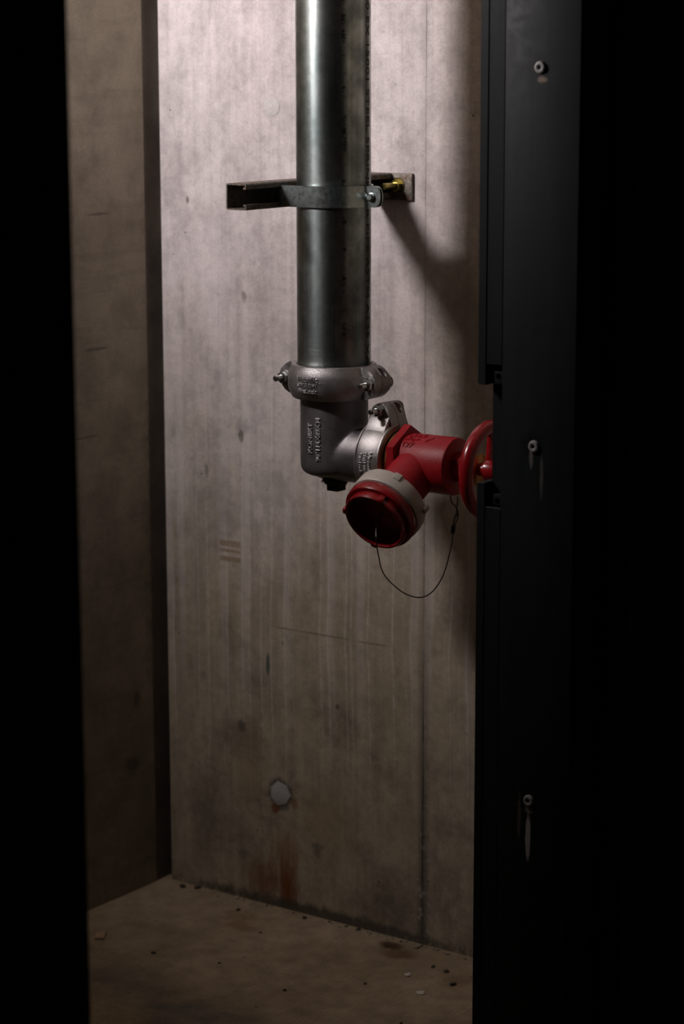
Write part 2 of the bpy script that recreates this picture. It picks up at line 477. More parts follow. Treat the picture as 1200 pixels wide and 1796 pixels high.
def lathe(bm, prof, M=None, seg=64, a0=0.0, a1=2 * PI, closed=False, caps=True):
    """revolve (r, h) about local Z, then transform by M"""
    full = abs(a1 - a0 - 2 * PI) < 1e-6
    n = seg if full else seg + 1
    rows = []
    new = []
    for (r, h) in prof:
        if r < 1e-7 and full:
            v = bm.verts.new((0, 0, h)); new.append(v); rows.append([v] * n)
        else:
            row = []
            for i in range(n):
                t = a0 + (a1 - a0) * i / seg
                v = bm.verts.new((r * math.cos(t), r * math.sin(t), h)); new.append(v); row.append(v)
            rows.append(row)
    k = len(rows)
    rng = range(k) if closed else range(k - 1)
    for j in rng:
        A, B = rows[j], rows[(j + 1) % k]
        for i in range(n if full else n - 1):
            q = [A[i], A[(i + 1) % n], B[(i + 1) % n], B[i]]
            u = []
            for v in q:
                if v not in u: u.append(v)
            if len(u) >= 3:
                bm.faces.new(u)
    if not full and caps:
        for i in (0, n - 1):
            bm.faces.new([row[i] for row in rows])
    if M is not None:
        bmesh.ops.transform(bm, matrix=M, verts=new)
    return new

def prism(bm, poly, h0, h1, M=None, bevel=0.0, seg=2):
    """polygon in local XY extruded h0..h1 in local Z"""
    A = [bm.verts.new((x, y, h0)) for x, y in poly]
    B = [bm.verts.new((x, y, h1)) for x, y in poly]
    fs = [bm.faces.new(A[::-1]), bm.faces.new(B)]
    n = len(poly)
    for i in range(n):
        fs.append(bm.faces.new([A[i], A[(i + 1) % n], B[(i + 1) % n], B[i]]))
    vs = A + B
    if bevel > 0:
        es = list(fs[0].edges) + list(fs[1].edges)
        r = bmesh.ops.bevel(bm, geom=es, offset=bevel, segments=seg, affect='EDGES', profile=0.5)
        vs = list({v for f in r['faces'] for v in f.verts} | {v for v in vs if v.is_valid})
    if M is not None:
        bmesh.ops.transform(bm, matrix=M, verts=vs)
    return vs

def ngon(n, r, rot=0.0):
    return [(r * math.cos(rot + 2 * PI * i / n), r * math.sin(rot + 2 * PI * i / n)) for i in range(n)]

def round_poly(pts, r, seg=4):
    out = []
    n = len(pts)
    for i in range(n):
        p, a, b = Vector(pts[i]), Vector(pts[i - 1]), Vector(pts[(i + 1) % n])
        da, db = (a - p), (b - p)
        k = min(r, da.length * 0.45, db.length * 0.45)
        s, e = p + da.normalized() * k, p + db.normalized() * k
        for j in range(seg + 1):
            t = j / seg
            q = s * (1 - t) ** 2 + p * 2 * t * (1 - t) + e * t * t
            out.append((q.x, q.y))
    return out

def spline(pts, sub=8, closed=False):
    P = [Vector(p) for p in pts]
    out = []
    n = len(P)
    last = n if closed else n - 1
    for i in range(last):
        p0 = P[(i - 1) % n] if (closed or i > 0) else P[0]
        p1, p2 = P[i], P[(i + 1) % n]
        p3 = P[(i + 2) % n] if (closed or i + 2 < n) else P[-1]
        for j in range(sub):
            t = j / sub
            out.append(0.5 * ((2 * p1) + (p2 - p0) * t + (2 * p0 - 5 * p1 + 4 * p2 - p3) * t * t
                              + (3 * p1 - p0 - 3 * p2 + p3) * t ** 3))
    if not closed:
        out.append(P[-1])
    return out

def tube(bm, path, r, seg=10, closed=False):
    P = [Vector(p) for p in path]
    n = len(P)
    nrm = None
    rows = []
    for i in range(n):
        if closed:
            d = (P[(i + 1) % n] - P[i - 1]).normalized()
        else:
            d = (P[min(i + 1, n - 1)] - P[max(i - 1, 0)]).normalized()
        if nrm is None:
            nrm = d.orthogonal().normalized()
        nrm = (nrm - d * nrm.dot(d)).normalized()
        b = d.cross(nrm)
        rows.append([bm.verts.new(P[i] + r * (math.cos(2 * PI * k / seg) * nrm + math.sin(2 * PI * k / seg) * b)) for k in range(seg)])
    for i in range(n if closed else n - 1):
        A, B = rows[i], rows[(i + 1) % n]
        off = 0
        if closed and i == n - 1:
            off = min(range(seg), key=lambda o: sum((A[k].co - B[(k + o) % seg].co).length for k in range(seg)))
        for k in range(seg):
            bm.faces.new([A[k], A[(k + 1) % seg], B[(k + 1 + off) % seg], B[(k + off) % seg]])
    if not closed:
        bm.faces.new(rows[0][::-1]); bm.faces.new(rows[-1])

def axes(X, Y, Z, O=(0, 0, 0)):
    m = Matrix((Vector(X), Vector(Y), Vector(Z))).transposed().to_4x4()
    m.translation = Vector(O)
    return m

def along(d, O, hint=(0, 0, 1)):
    d = Vector(d).normalized()
    x = Vector(hint).cross(d)
    if x.length < 1e-4:
        x = Vector((1, 0, 0))
    x.normalize()
    return axes(x, d.cross(x), d, O)

def apply_mods(bm, setup):
    me = bpy.data.meshes.new('tmp'); bm.to_mesh(me); bm.free()
    o = bpy.data.objects.new('tmp', me); COL.objects.link(o)
    extra = setup(o)
    dg = bpy.context.evaluated_depsgraph_get()
    ev = o.evaluated_get(dg)
    m2 = bpy.data.meshes.new_from_object(ev)
    out = bmesh.new(); out.from_mesh(m2)
    for e in [o] + (extra or []):
        d = e.data
        bpy.data.objects.remove(e); bpy.data.meshes.remove(d)
    bpy.data.meshes.remove(m2)
    return out

def cut(bm, cutter):
    def setup(o):
        bmesh.ops.recalc_face_normals(cutter, faces=cutter.faces)
        me = bpy.data.meshes.new('cut'); cutter.to_mesh(me); cutter.free()
        c = bpy.data.objects.new('cut', me); COL.objects.link(c)
        md = o.modifiers.new('b', 'BOOLEAN'); md.operation = 'DIFFERENCE'; md.object = c; md.solver = 'EXACT'
        return [c]
    bmesh.ops.recalc_face_normals(bm, faces=bm.faces)
    return apply_mods(bm, setup)

def text_bm(body, size, depth, fn, width=1.0, bev=0.0):
    """raised lettering; fn maps (u, v, w) to a point, u/v centred"""
    cu = bpy.data.curves.new('txt', 'FONT')
    cu.body = body; cu.size = size; cu.extrude = max(depth / 2 - bev, 0.00005); cu.bevel_depth = bev; cu.bevel_resolution = 1; cu.align_x = 'CENTER'; cu.align_y = 'CENTER'
    cu.resolution_u = 3
    o = bpy.data.objects.new('txt', cu); COL.objects.link(o)
    dg = bpy.context.evaluated_depsgraph_get()
    me = bpy.data.meshes.new_from_object(o.evaluated_get(dg))
    bm = bmesh.new(); bm.from_mesh(me)
    bpy.data.objects.remove(o); bpy.data.curves.remove(cu); bpy.data.meshes.remove(me)
    for k in range(-7, 8):
        bmesh.ops.bisect_plane(bm, geom=bm.verts[:] + bm.edges[:] + bm.faces[:], plane_co=(0, k * size * 0.11, 0), plane_no=(0, 1, 0))
    for v in bm.verts:
        v.co = Vector(fn(v.co.x * width, v.co.y, v.co.z + depth / 2))
    return bm

def merge(a, b):
    me = bpy.data.meshes.new('m'); b.to_mesh(me); b.free(); a.from_mesh(me); bpy.data.meshes.remove(me)

# ------------------------------------------------------------------ key positions (metres)
PX, PY = 0.5534, -0.2456          # riser axis
ZV = 0.888                        # valve / elbow outlet axis height
YJ = -0.43                        # face of the far jamb
XO = 1.0924                       # outer face of the door wall
CEIL = 2.45

# ------------------------------------------------------------------ room
bm = bmesh.new(); box(bm, (-0.4, -4.2, -0.12), (4.2, 0.25, 0.0))
tag(obj('floor', bm, 'floor'), 'dusty brown concrete floor of the riser cupboard', kind='structure')

bm = bmesh.new(); box(bm, (-0.25, -1.75, CEIL), (1.09, 0.2, CEIL + 0.12))
tag(obj('ceiling', bm, 'plain'), 'bare concrete ceiling of the cupboard', kind='structure')

bm = bmesh.new(); box(bm, (-0.020, 0.026, 0.0), (1.09, 0.20, CEIL))
wb = tag(obj('wall_back', bm, 'groove'), 'grey cast concrete back wall with pale runs and a shutter seam', kind='structure')
bm = bmesh.new(); box(bm, (0.0, 0.0, 0.0), (0.5580, 0.026, CEIL))
obj('panel', bm, 'wall_back', wb)
bm = bmesh.new(); box(bm, (0.5580, 0.0003, 0.0), (1.07, 0.026, CEIL))
obj('panel', bm, 'wall_back', wb)
# shutter fin: thin ragged ridge left where the boards met
bm = bmesh.new()
prev = None
zz = 0.02
while zz < CEIL - 0.02:
    k = 0.0001 + 0.0006 * random.random() * (1.0 if zz > 0.45 else 3.0)
    cur = [bm.verts.new(q) for q in ((0.5563, 0.004, zz), (0.5575 + random.uniform(-.0006, .0006), -k, zz), (0.5592, 0.004, zz))]
    if prev:
        bm.faces.new([prev[0], prev[1], cur[1], cur[0]]); bm.faces.new([prev[1], prev[2], cur[2], cur[1]])
        bm.faces.new([prev[2], prev[0], cur[0], cur[2]])
    else:
        bm.faces.new(cur)
    prev = cur; zz += random.uniform(0.006, 0.018)
bm.faces.new(prev)
obj('seam_ridge', bm, 'wall_back', wb)

def rough_disc(bm, cx, cz, r, y0, y1, n=18, jit=0.06):
    ph = random.random() * 6
    ring = []
    for k, (rr, y) in enumerate(((1.0, y0), (1.0, y1 * 0.6), (0.90, y1))):
        ring.append([bm.verts.new((cx + rr * r * (1 + jit * math.sin(3 * t + ph) + jit * 0.6 * math.sin(7 * t)) * math.cos(t), y,
                                   cz + rr * r * (1 + jit * math.sin(3 * t + ph) + jit * 0.6 * math.sin(7 * t)) * math.sin(t)))
                     for t in [2 * PI * i / n for i in range(n)]])
    for a, b in ((0, 1), (1, 2)):
        for i in range(n):
            bm.faces.new([ring[a][i], ring[a][(i + 1) % n], ring[b][(i + 1) % n], ring[b][i]])
    bm.faces.new(ring[2])
bm = bmesh.new(); rough_disc(bm, 0.2463, 1.4107, 0.0165, 0.004, -0.0015, 20, 0.015)
obj('tie_hole_plug', bm, 'mortar', wb)
bm = bmesh.new(); rough_disc(bm, 0.2540, 0.2123, 0.0225, 0.004, -0.002, 7, 0.04)
obj('tie_hole_plug', bm, 'mortar', wb)

bm = bmesh.new(); box(bm, (-0.2, -1.75, 0.0), (-0.016, -0.024, CEIL), 0.0012, 1)
tag(obj('wall_left', bm, 'wall_left'), 'dim brown concrete side wall beside the corner joint', kind='structure')
bm = bmesh.new(); box(bm, (-0.2, -0.024, 0.0), (-0.020, 0.2, CEIL))
tag(obj('trim_1', bm, 'groove'), 'dark recessed joint strip in the corner of the two concrete walls', kind='structure')

bm = bmesh.new(); box(bm, (-0.2, -1.90, 0.0), (1.09, -1.75, CEIL))
tag(obj('wall_front', bm, 'plain'), 'concrete front wall of the cupboard, out of view', kind='structure')

bm = bmesh.new()
box(bm, (0.965, -0.365, 0.0), (1.070, 0.0, CEIL))
box(bm, (0.965, -4.0, 0.0), (1.070, -1.475, CEIL))
box(bm, (0.965, -1.475, 2.16), (1.070, -0.365, CEIL))
tag(obj('wall_right', bm, 'plain'), 'concrete wall holding the dark doorway', kind='structure')
bm = bmesh.new()
box(bm, (1.070, -0.270, 0.0), (XO - 0.004, 1.6, 2.6))
box(bm, (1.070, -4.0, 0.0), (XO - 0.004, -1.56, 2.6))
box(bm, (1.070, -1.56, 2.24), (XO - 0.004, -0.270, 2.6))
tag(obj('wall_corridor', bm, 'dark_wall'), 'near-black corridor wall around the doorway', kind='structure')

# ------------------------------------------------------------------ door frame
door = bpy.data.objects.new('door_1', None); COL.objects.link(door)
door.location = (1.03, -0.43, 0.0); BASE[door.name] = Vector(door.location)
tag(door, 'black painted steel door frame with screws and a latch cut-out', kind='structure')
HEAD = 2.12
XL0, XL1, XL2 = 0.9353, 0.9484, 0.9745
NZ0, NZ1, RZ0, RZ1 = 0.9082, 1.0463, 0.8742, 1.0749
bm = bmesh.new()
box(bm, (XL2 + 0.0008, YJ, 0.0), (XO, YJ + 0.060, HEAD + 0.05), 0.0012, 2)
obj('jamb_face', bm, 'frame', door)
bm = bmesh.new()
box(bm, (XL1, YJ + 0.0015, 0.0), (XL2, YJ + 0.052, RZ0), 0.001, 1)
box(bm, (XL1, YJ + 0.0015, RZ1), (XL2, YJ + 0.052, HEAD), 0.001, 1)
box(bm, (XL1, YJ + 0.020, RZ0), (XL2, YJ + 0.052, RZ1))
obj('door_stop', bm, 'frame', door)
bm = bmesh.new()
def lip_piece(z0, z1, top_round, bot_round):
    p = [(XL0, z0), (XL1, z0), (XL1, z1), (XL0, z1)]
    r = 0.004
    pts = []
    for i, (x, z) in enumerate(p):
        rnd = (i == 0 and bot_round) or (i == 3 and top_round)
        if rnd:
            for j in range(5):
                a = (PI + PI / 2 * j / 4) if i == 0 else (PI / 2 + PI / 2 * j / 4)
                cz = z0 + r if i == 0 else z1 - r
                pts.append((XL0 + r + r * math.cos(a), cz + r * math.sin(a)))
        else:
            pts.append((x, z))
    prism(bm, pts, 0, 0.030, axes((1, 0, 0), (0, 0, 1), (0, -1, 0), (0, YJ + 0.0305, 0)), 0.0008, 1)
lip_piece(0.0, NZ0, True, False)
lip_piece(NZ1, HEAD, False, True)
obj('stop_lip', bm, 'frame', door)
for z0, z1, zh in ((1.0475, 1.0655, 1.0585), (0.8765, 0.8925, 0.8825)):
    bm = bmesh.new(); box(bm, (XL1 + 0.006, YJ + 0.008, z0), (XL2 - 0.001, YJ + 0.021, z1), 0.0012, 2)
    c = bmesh.new(); lathe(c, [(0, -0.02), (0.0042, -0.02), (0.0042, 0.02), (0, 0.02)], along((0, 1, 0), (XL1 + 0.0165, YJ + 0.008, zh)), 20)
    bm = cut(bm, c)
    obj('strike_tab', bm, 'frame', door)
# outer architrave with its turned edge
bm = bmesh.new()
box(bm, (XO - 0.028, YJ + 0.060, 0.0), (XO - 0.012, YJ + 0.098, HEAD + 0.12), 0.001, 1)
box(bm, (XO - 0.028, YJ + 0.098, 0.0), (XO + 0.006, YJ + 0.150, HEAD + 0.12), 0.004, 3)
obj('architrave', bm, 'frame', door)
bm = bmesh.new()
box(bm, (XL0, -1.480, 0.0), (XO, -1.4253, HEAD + 0.05), 0.0012, 2)
obj('jamb_face', bm, 'frame', door)
bm = bmesh.new()
box(bm, (XO - 0.028, -1.570, 0.0), (XO + 0.006, -1.480, HEAD + 0.12), 0.003, 2)
obj('architrave', bm, 'frame', door)
bm = bmesh.new()
box(bm, (XL0, -1.4253, HEAD), (XO, YJ, HEAD + 0.05), 0.0012, 2)
obj('frame_head', bm, 'frame', door)
for cx, cz in ((1.0305, 1.480), (1.0285, 0.9675), (1.028, 0.459)):
    bm = bmesh.new()
    lathe(bm, [(0, 0.0012), (0.0028, 0.0012), (0.0032, 0.0034), (0.0050, 0.0042), (0.0072, 0.0036), (0.0085, 0.0012), (0.0088, -0.002), (0, -0.002)],
          along((0, -1, 0), (cx, YJ, cz)), 28)
    s = obj('screw', bm, 'screw_grey', door)
    bm = bmesh.new()
    prism(bm, ngon(6, 0.0029), 0.0008, 0.0014, along((0, -1, 0), (cx, YJ, cz)))
    obj('socket', bm, 'rubber', s)

# ------------------------------------------------------------------ riser pipe
bm = bmesh.new()
RP = 0.05715
lathe(bm, [(RP - 0.004, 1.005), (RP - 0.0006, 1.005), (RP, 1.006), (RP, CEIL), (RP - 0.004, CEIL)], Matrix.Translation((PX, PY, 0)), 128, closed=True)
pipe = tag(obj('riser_pipe', bm, 'galv', loc=(PX, PY, 1.005)), 'thick galvanised steel riser pipe running up from the grey elbow', 'pipe')
bm = text_bm('0800 EX 15001 STEEL SPRINKLER PIPE ASTM A135 XA', 0.0172, 0.00025,
             lambda u, v, w: (PX + (RP + w) * math.cos(math.radians(10.5) + v / RP),
                              PY + (RP + w) * math.sin(math.radians(10.5) + v / RP), 1.3155 - u), 1.0)
_us = [v.co.z for v in bm.verts]
_k = 0.585 / (max(_us) - min(_us)); _c = (max(_us) + min(_us)) / 2
for v in bm.verts:
    v.co.z = 1.3190 + (v.co.z - _c) * _k
obj('stencil_lettering', bm, 'ink', pipe)

# ------------------------------------------------------------------ wall bracket (slotted strut channel)
br = thing('strut_bracket', (0.477, 0.0, 1.2685), 'rusty open steel strut channel on a wall plate, behind the pipe', 'bracket')
CZ0, CZ1, CXW, CXL, CYF = 1.2680, 1.3075, 0.4580, 0.4962, -0.389
T = 0.0024
def chan_profile():
    lip = 0.0085
    o = round_poly([(CXW, CZ0), (CXL, CZ0), (CXL, CZ1), (CXW, CZ1)], 0.003, 3)
    outer = [(CXL, CZ0 + lip), (CXL, CZ0 + 0.002), (CXL - 0.002, CZ0), (CXW + 0.003, CZ0), (CXW + 0.0009, CZ0 + 0.0009), (CXW, CZ0 + 0.003),
             (CXW, CZ1 - 0.003), (CXW + 0.0009, CZ1 - 0.0009), (CXW + 0.003, CZ1), (CXL - 0.002, CZ1), (CXL, CZ1 - 0.002), (CXL, CZ1 - lip)]
    inner = [(CXL - 0.0055, CZ1 - lip), (CXL - 0.0055, CZ1 - lip + 0.003), (CXL - T, CZ1 - lip + 0.003), (CXL - T, CZ1 - T), (CXW + T, CZ1 - T),
             (CXW + T, CZ0 + T), (CXL - T, CZ0 + T), (CXL - T, CZ0 + lip - 0.003), (CXL - 0.0055, CZ0 + lip - 0.003), (CXL - 0.0055, CZ0 + lip)]
    return outer + inner
bm = bmesh.new()
prism(bm, chan_profile(), 0.0, abs(CYF) - 0.005, axes((1, 0, 0), (0, 0, 1), (0, -1, 0), (0, -0.005, 0)))
obj('channel', bm, 'rusty', br)
bm = bmesh.new()
box(bm, (0.420, -0.0062, 1.2645), (0.5345, 0.0005, 1.3075), 0.0010, 2)
obj('wall_plate', bm, 'rusty', br)
for bx in (0.5075, 0.4395):
    bm = bmesh.new()
    lathe(bm, [(0, -0.043), (0.0040, -0.043), (0.0050, -0.0418), (0.0050, 0.0), (0, 0.0)], axes((1, 0, 0), (0, 0, -1), (0, 1, 0), (bx, -0.004, 1.2885)), 24)
    b = obj('anchor_bolt', bm, 'yellow_zinc', br)
    bm = bmesh.new()
    prism(bm, ngon(6, 0.0098, 0.3), 0.0, 0.0085, along((0, -1, 0), (bx, -0.0085, 1.2885)), 0.0008, 1)
    obj('nut', bm, 'yellow_zinc', b)
    bm = bmesh.new()
    lathe(bm, [(0.005, 0), (0.0125, 0), (0.0125, 0.0022), (0.005, 0.0022)], along((0, -1, 0), (bx, -0.0063, 1.2885)), 28, closed=True)
    obj('washer', bm, 'yellow_zinc', b)

# ------------------------------------------------------------------ pipe clamp (two bent straps and a screw)
cl = thing('pipe_clamp', (PX, PY, 1.2700), 'bright zinc strap clamp around the pipe, bolted at its right ear', 'clamp')
def strap(sgn):
    """centre line in plan, sgn -1 = camera-side half"""
    R = RP + 0.0024
    pts = [(0.4800, PY + sgn * 0.050), (0.4880, PY + sgn * 0.0575), (0.4972, PY + sgn * R), (0.4975, PY + sgn * R), (PX - 0.02, PY + sgn * R)]
    for j in range(0, 17):
        a = math.radians(90 - j * 78 / 16)
        pts.append((PX + R * math.cos(a), PY + sgn * R * math.sin(a)))
    pts += [(PX + R + 0.0022, PY + sgn * 0.0062), (PX + R + 0.0050, PY + sgn * 0.0034)]
    return pts
KZ0, KZ1 = 1.2700, 1.3020
def strap_mesh(pts, th, z0, z1, sgn):
    bm = bmesh.new()
    P = [Vector(p) for p in pts]
    rows = []
    for i, p in enumerate(P):
        d = (P[min(i + 1, len(P) - 1)] - P[max(i - 1, 0)]).normalized()
        nn = Vector((-d.y, d.x)) * th / 2
        a, b = p + nn, p - nn
        z0, z1 = (KZ0 + 0.0085, KZ1 - 0.0055) if i < 3 else (KZ0, KZ1)
        rows.append([bm.verts.new((a.x, a.y, z0)), bm.verts.new((a.x, a.y, z1)), bm.verts.new((b.x, b.y, z1)), bm.verts.new((b.x, b.y, z0))])
    for A, B in zip(rows, rows[1:]):
        for k in range(4):
            bm.faces.new([A[k], A[(k + 1) % 4], B[(k + 1) % 4], B[k]])
    bm.faces.new(rows[0]); bm.faces.new(rows[-1][::-1])
    return bm
KZ0, KZ1 = 1.2700, 1.3020
for sgn in (-1, 1):
    bm = strap_mesh(strap(sgn), 0.0022, KZ0, KZ1, sgn)
    x0, x1 = PX + RP + 0.0055, PX + RP + 0.0320
    ear = [(x0, KZ0), (x1 - 0.010, KZ0)] + [(x1 - 0.010 + 0.010 * math.sin(t), KZ0 + 0.012 - 0.012 * math.cos(t)) for t in (0.4, 0.8, 1.2, PI / 2)]
    ear += [(x1 - 0.010 + 0.010 * math.cos(t), KZ1 - 0.012 + 0.012 * math.sin(t)) for t in (0.0, 0.4, 0.8, 1.2)] + [(x1 - 0.010, KZ1), (x0, KZ1)]
    yc = PY + sgn * 0.0034
    prism(bm, ear, -0.0011, 0.0011, axes((1, 0, 0), (0, 0, 1), (0, -1, 0), (0, yc, 0)), 0.0003, 1)
    obj('strap', bm, 'zinc', cl)
bm = bmesh.new()
SX, SZ = PX + RP + 0.0165, 1.2855
lathe(bm, [(0, -0.018), (0.0035, -0.018), (0.0035, 0.005), (0.0068, 0.005), (0.0068, 0.0065), (0.0055, 0.0068), (0.0055, 0.0098), (0.0042, 0.0112), (0.0018, 0.0112), (0.0012, 0.0098), (0, 0.0098)],
      along((0, -1, 0), (SX, PY, SZ)), 24)
s = obj('screw', bm, 'zinc', cl)
bm = bmesh.new(); prism(bm, ngon(4, 0.0066, PI / 4), 0.0046, 0.009, along((0, 1, 0), (SX, PY, SZ)), 0.0005, 1)
obj('nut', bm, 'zinc', s)

# ------------------------------------------------------------------ grooved couplings
def coupling(name, label, M, ri, ro, hh, lugx, flip, tsize):
    base = M.translation.copy()
    t = thing(name, base, label, 'coupling', 'cast grooved couplings')
    g = 0.0006
    prof = [(ri + 0.001, -hh), (ri + 0.0055, -hh), (ri + 0.0075, -hh * 0.95), (ro - 0.0030, -hh * 0.70), (ro - 0.0008, -hh * 0.52), (ro, -hh * 0.30),
            (ro + 0.0004, 0.0), (ro, hh * 0.30), (ro - 0.0008, hh * 0.52), (ro - 0.0035, hh * 0.74), (ri + 0.0085, hh * 0.95), (ri + 0.0065, hh), (ri + 0.001, hh)]
    if flip:   # the smaller collar is a flat band with turned rims
        prof = [(ri + 0.001, -hh), (ro - 0.0040, -hh), (ro - 0.0015, -hh * 0.93), (ro - 0.0010, -hh * 0.80), (ro - 0.0022, -hh * 0.74), (ro - 0.0004, -hh * 0.45),
                (ro, 0.0), (ro, hh * 0.55), (ro - 0.0012, hh * 0.80), (ro + 0.0002, hh * 0.86), (ro - 0.0002, hh * 0.97), (ro - 0.003, hh), (ri + 0.001, hh)]
    pz = -1 if flip else 1
    for side in (-1, 1):
        bm = bmesh.new()
        a = math.asin(g / ro)
        a0, a1 = (PI + a, 2 * PI - a) if side < 0 else (a, PI - a)
        lathe(bm, prof, None, 56, a0, a1, closed=True)
        for sx in (-1, 1):
            outl = [(ri + 0.006, -hh * 0.98), (ro + 0.001, -hh * 0.92), (lugx - 0.006, -hh * 0.62), (lugx, -hh * 0.15), (lugx - 0.001, hh * 0.30),
                    (lugx - 0.008, hh * 0.72), (ro - 0.001, hh * 0.98), (ri + 0.006, hh * 0.98)]
            outl = [(sx * x, z) for x, z in round_poly(outl, 0.006, 3)]
            lo, hi = (-0.0195, -g) if side < 0 else (g, 0.0225)
            l = bmesh.new()
            prism(l, outl, lo, hi, axes((1, 0, 0), (0, 0, 1), (0, -1, 0)) @ Matrix.Diagonal((1, 1, -1, 1)), 0.0022, 2)
            if side > 0:
                c = bmesh.new()
                bmesh.ops.create_uvsphere(c, u_segments=20, v_segments=12, radius=1.0,
                                          matrix=Matrix.Translation((sx * (lugx - 0.008), 0.010, pz * hh * 0.62)) @ Matrix.Rotation(pz * sx * 0.7, 4, 'Y') @ Matrix.Diagonal((0.0100, 0.0062, 0.012, 1)))
                l = cut(l, c)
            merge(bm, l)
            sh = bmesh.new()
            yo = -0.0185 if side < 0 else 0.0205
            k = 1 if side > 0 else -1
            pts = [(sx * (lugx - 0.0205), yo), (sx * (lugx - 0.0235), yo + k * 0.004), (sx * ro * 0.80, k * ro * 0.585), (sx * ro * 0.60, k * ro * 0.60), (sx * ri * 1.03, k * 0.010), (sx * (ro - 0.002), k * 0.004)]
            sk = 0.80 if flip else 0.46
            prism(sh, pts, -hh * sk, hh * sk, None, 0.0016, 2)
            merge(bm, sh)
        bmesh.ops.transform(bm, matrix=M, verts=bm.verts)
        h = obj('housing_half', bm, 'cast', t)
        if side < 0:
            R = ro + 0.0002
            def wrap(v0, hscale=1.0):
                if not flip:
                    return lambda u, v, w: M @ Vector(((R + w) * math.cos(-PI / 2 + u / R), (R + w) * math.sin(-PI / 2 + u / R), v + v0))
                return lambda u, v, w: M @ Vector(((R + w) * math.cos(-PI / 2 - u / R), (R + w) * math.sin(-PI / 2 - u / R), -(v + v0)))
            tx = text_bm('Victaulic', tsize * 1.2, 0.0012, wrap(tsize * 0.85), 1.08, 0.00035)
            u0 = bmesh.new()
            for i in range(14):
                ua, ub = -tsize * 2.2 + i * tsize * 5.0 / 14, -tsize * 2.2 + (i + 1) * tsize * 5.0 / 14
                vv = [u0.verts.new(wrap(tsize * 0.28)(a_, b_, c_)) for a_ in (ua, ub) for b_ in (-0.0004, 0.0004) for c_ in (0, 0.001)]
                for q in ((0, 1, 3, 2), (4, 6, 7, 5), (0, 4, 5, 1), (2, 3, 7, 6), (1, 5, 7, 3), (0, 2, 6, 4)):
                    u0.faces.new([vv[k] for k in q])
            merge(tx, u0)
            merge(tx, text_bm('STYLE 009V', tsize * 0.82, 0.0011, wrap(-tsize * 0.18), 1.0, 0.0003))
            merge(tx, text_bm('FireLock', tsize * 0.98, 0.0011, wrap(-tsize * 1.18), 1.1, 0.0003))
            obj('raised_lettering', tx, 'worn_glint', h, angle=80)
    # black gasket glimpsed at both rims
    bm = bmesh.new()
    lathe(bm, [(ri + 0.0005, -hh * 0.97), (ri + 0.003, -hh * 0.97), (ri + 0.003, hh * 0.97), (ri + 0.0005, hh * 0.97)], M, 64, closed=True)
    obj('gasket', bm, 'rubber', t)
    for sx in (-1, 1):
        bx = sx * (lugx - 0.0115)
        O = M @ Vector((bx, 0, 0))
        dn = (M.to_3x3() @ Vector((0, -1, 0))).normalized()
        bm = bmesh.new()
        lathe(bm, [(0, -0.031), (0.0095, -0.031), (0.011, -0.028), (0.011, -0.0225), (0.0048, -0.022), (0.0048, 0.044), (0.0036, 0.0455), (0, 0.0455)], along(dn, O), 24)
        b = obj('bolt', bm, 'steel', t)
        bm = bmesh.new()
        prism(bm, ngon(6, 0.0092, 0.4), 0.0210, 0.0300, along(dn, O), 0.0009, 2)
        lathe(bm, [(0.0045, 0.0190), (0.0108, 0.0190), (0.0104, 0.0212), (0.0045, 0.0216)], along(dn, O), 28, closed=True)
        obj('nut', bm, 'steel', b)
    return t
coupling('grooved_coupling', 'grey cast coupling collar joining the riser pipe to the elbow',
         Matrix.Translation((PX, PY, 1.0020)), 0.0575, 0.0715, 0.0262, 0.0925, False, 0.0090)
coupling('grooved_coupling', 'smaller grey cast coupling between the elbow and the red valve',
         axes((0, 0, 1), (0, 1, 0), (-1, 0, 0), (0.6540, PY, ZV)), 0.0448, 0.0585, 0.0225, 0.0880, True, 0.0080)

# ------------------------------------------------------------------ elbow
el = thing('elbow_fitting', (PX, PY, 0.8530), 'dull grey cast drop elbow with raised lettering below the riser', 'elbow')
RB = 0.0530
bm = bmesh.new()
lathe(bm, [(0, 0.8535), (0.034, 0.8535), (0.0425, 0.8553), (0.0490, 0.8595), (0.0522, 0.8655), (RB, 0.873), (RB, 0.965), (RB, 0.992), (0, 0.992)], Matrix.Translation((PX, PY, 0)), 72)
lathe(bm, [(0, -0.02), (0.0435, -0.02), (0.0435, 0.096), (0, 0.096)], along((1, 0, 0), (PX, PY, ZV)), 72)
def _re(o):
    m = o.modifiers.new('r', 'REMESH'); m.mode = 'VOXEL'; m.voxel_size = 0.0022
    s = o.modifiers.new('s', 'SMOOTH'); s.factor = 0.5; s.iterations = 14
bmesh.ops.recalc_face_normals(bm, faces=bm.faces)
bm = apply_mods(bm, _re)
eb = obj('body', bm, 'elbow', el, angle=60)
RT = RB - 0.0001
def vert(ang0, z0):
    return lambda u, v, w: (PX + (RT + w) * math.cos(ang0 - v / RT), PY + (RT + w) * math.sin(ang0 - v / RT), z0 + u)
A0 = math.radians(-90)
bm = text_bm('KONEKT', 0.0118, 0.0014, vert(A0 - 0.135, 0.9155), 1.0, 0.0004)
merge(bm, text_bm('90°114X89X34', 0.0108, 0.0014, vert(A0 + 0.145, 0.9150), 1.0, 0.0004))
obj('raised_lettering', bm, 'worn_glint', eb, angle=80)
bm = bmesh.new()
lathe(bm, [(0, 0), (0.0200, 0), (0.0215, -0.002), (0.0215, -0.0105), (0.0175, -0.016), (0, -0.016)], Matrix.Translation((PX + 0.003, PY, 0.8545)), 40)
box(bm, (PX - 0.008, PY - 0.010, 0.8275), (PX + 0.014, PY + 0.012, 0.8400), 0.0015, 2)
pl = obj('drain_plug', bm, 'black_metal', el)
bm = bmesh.new()
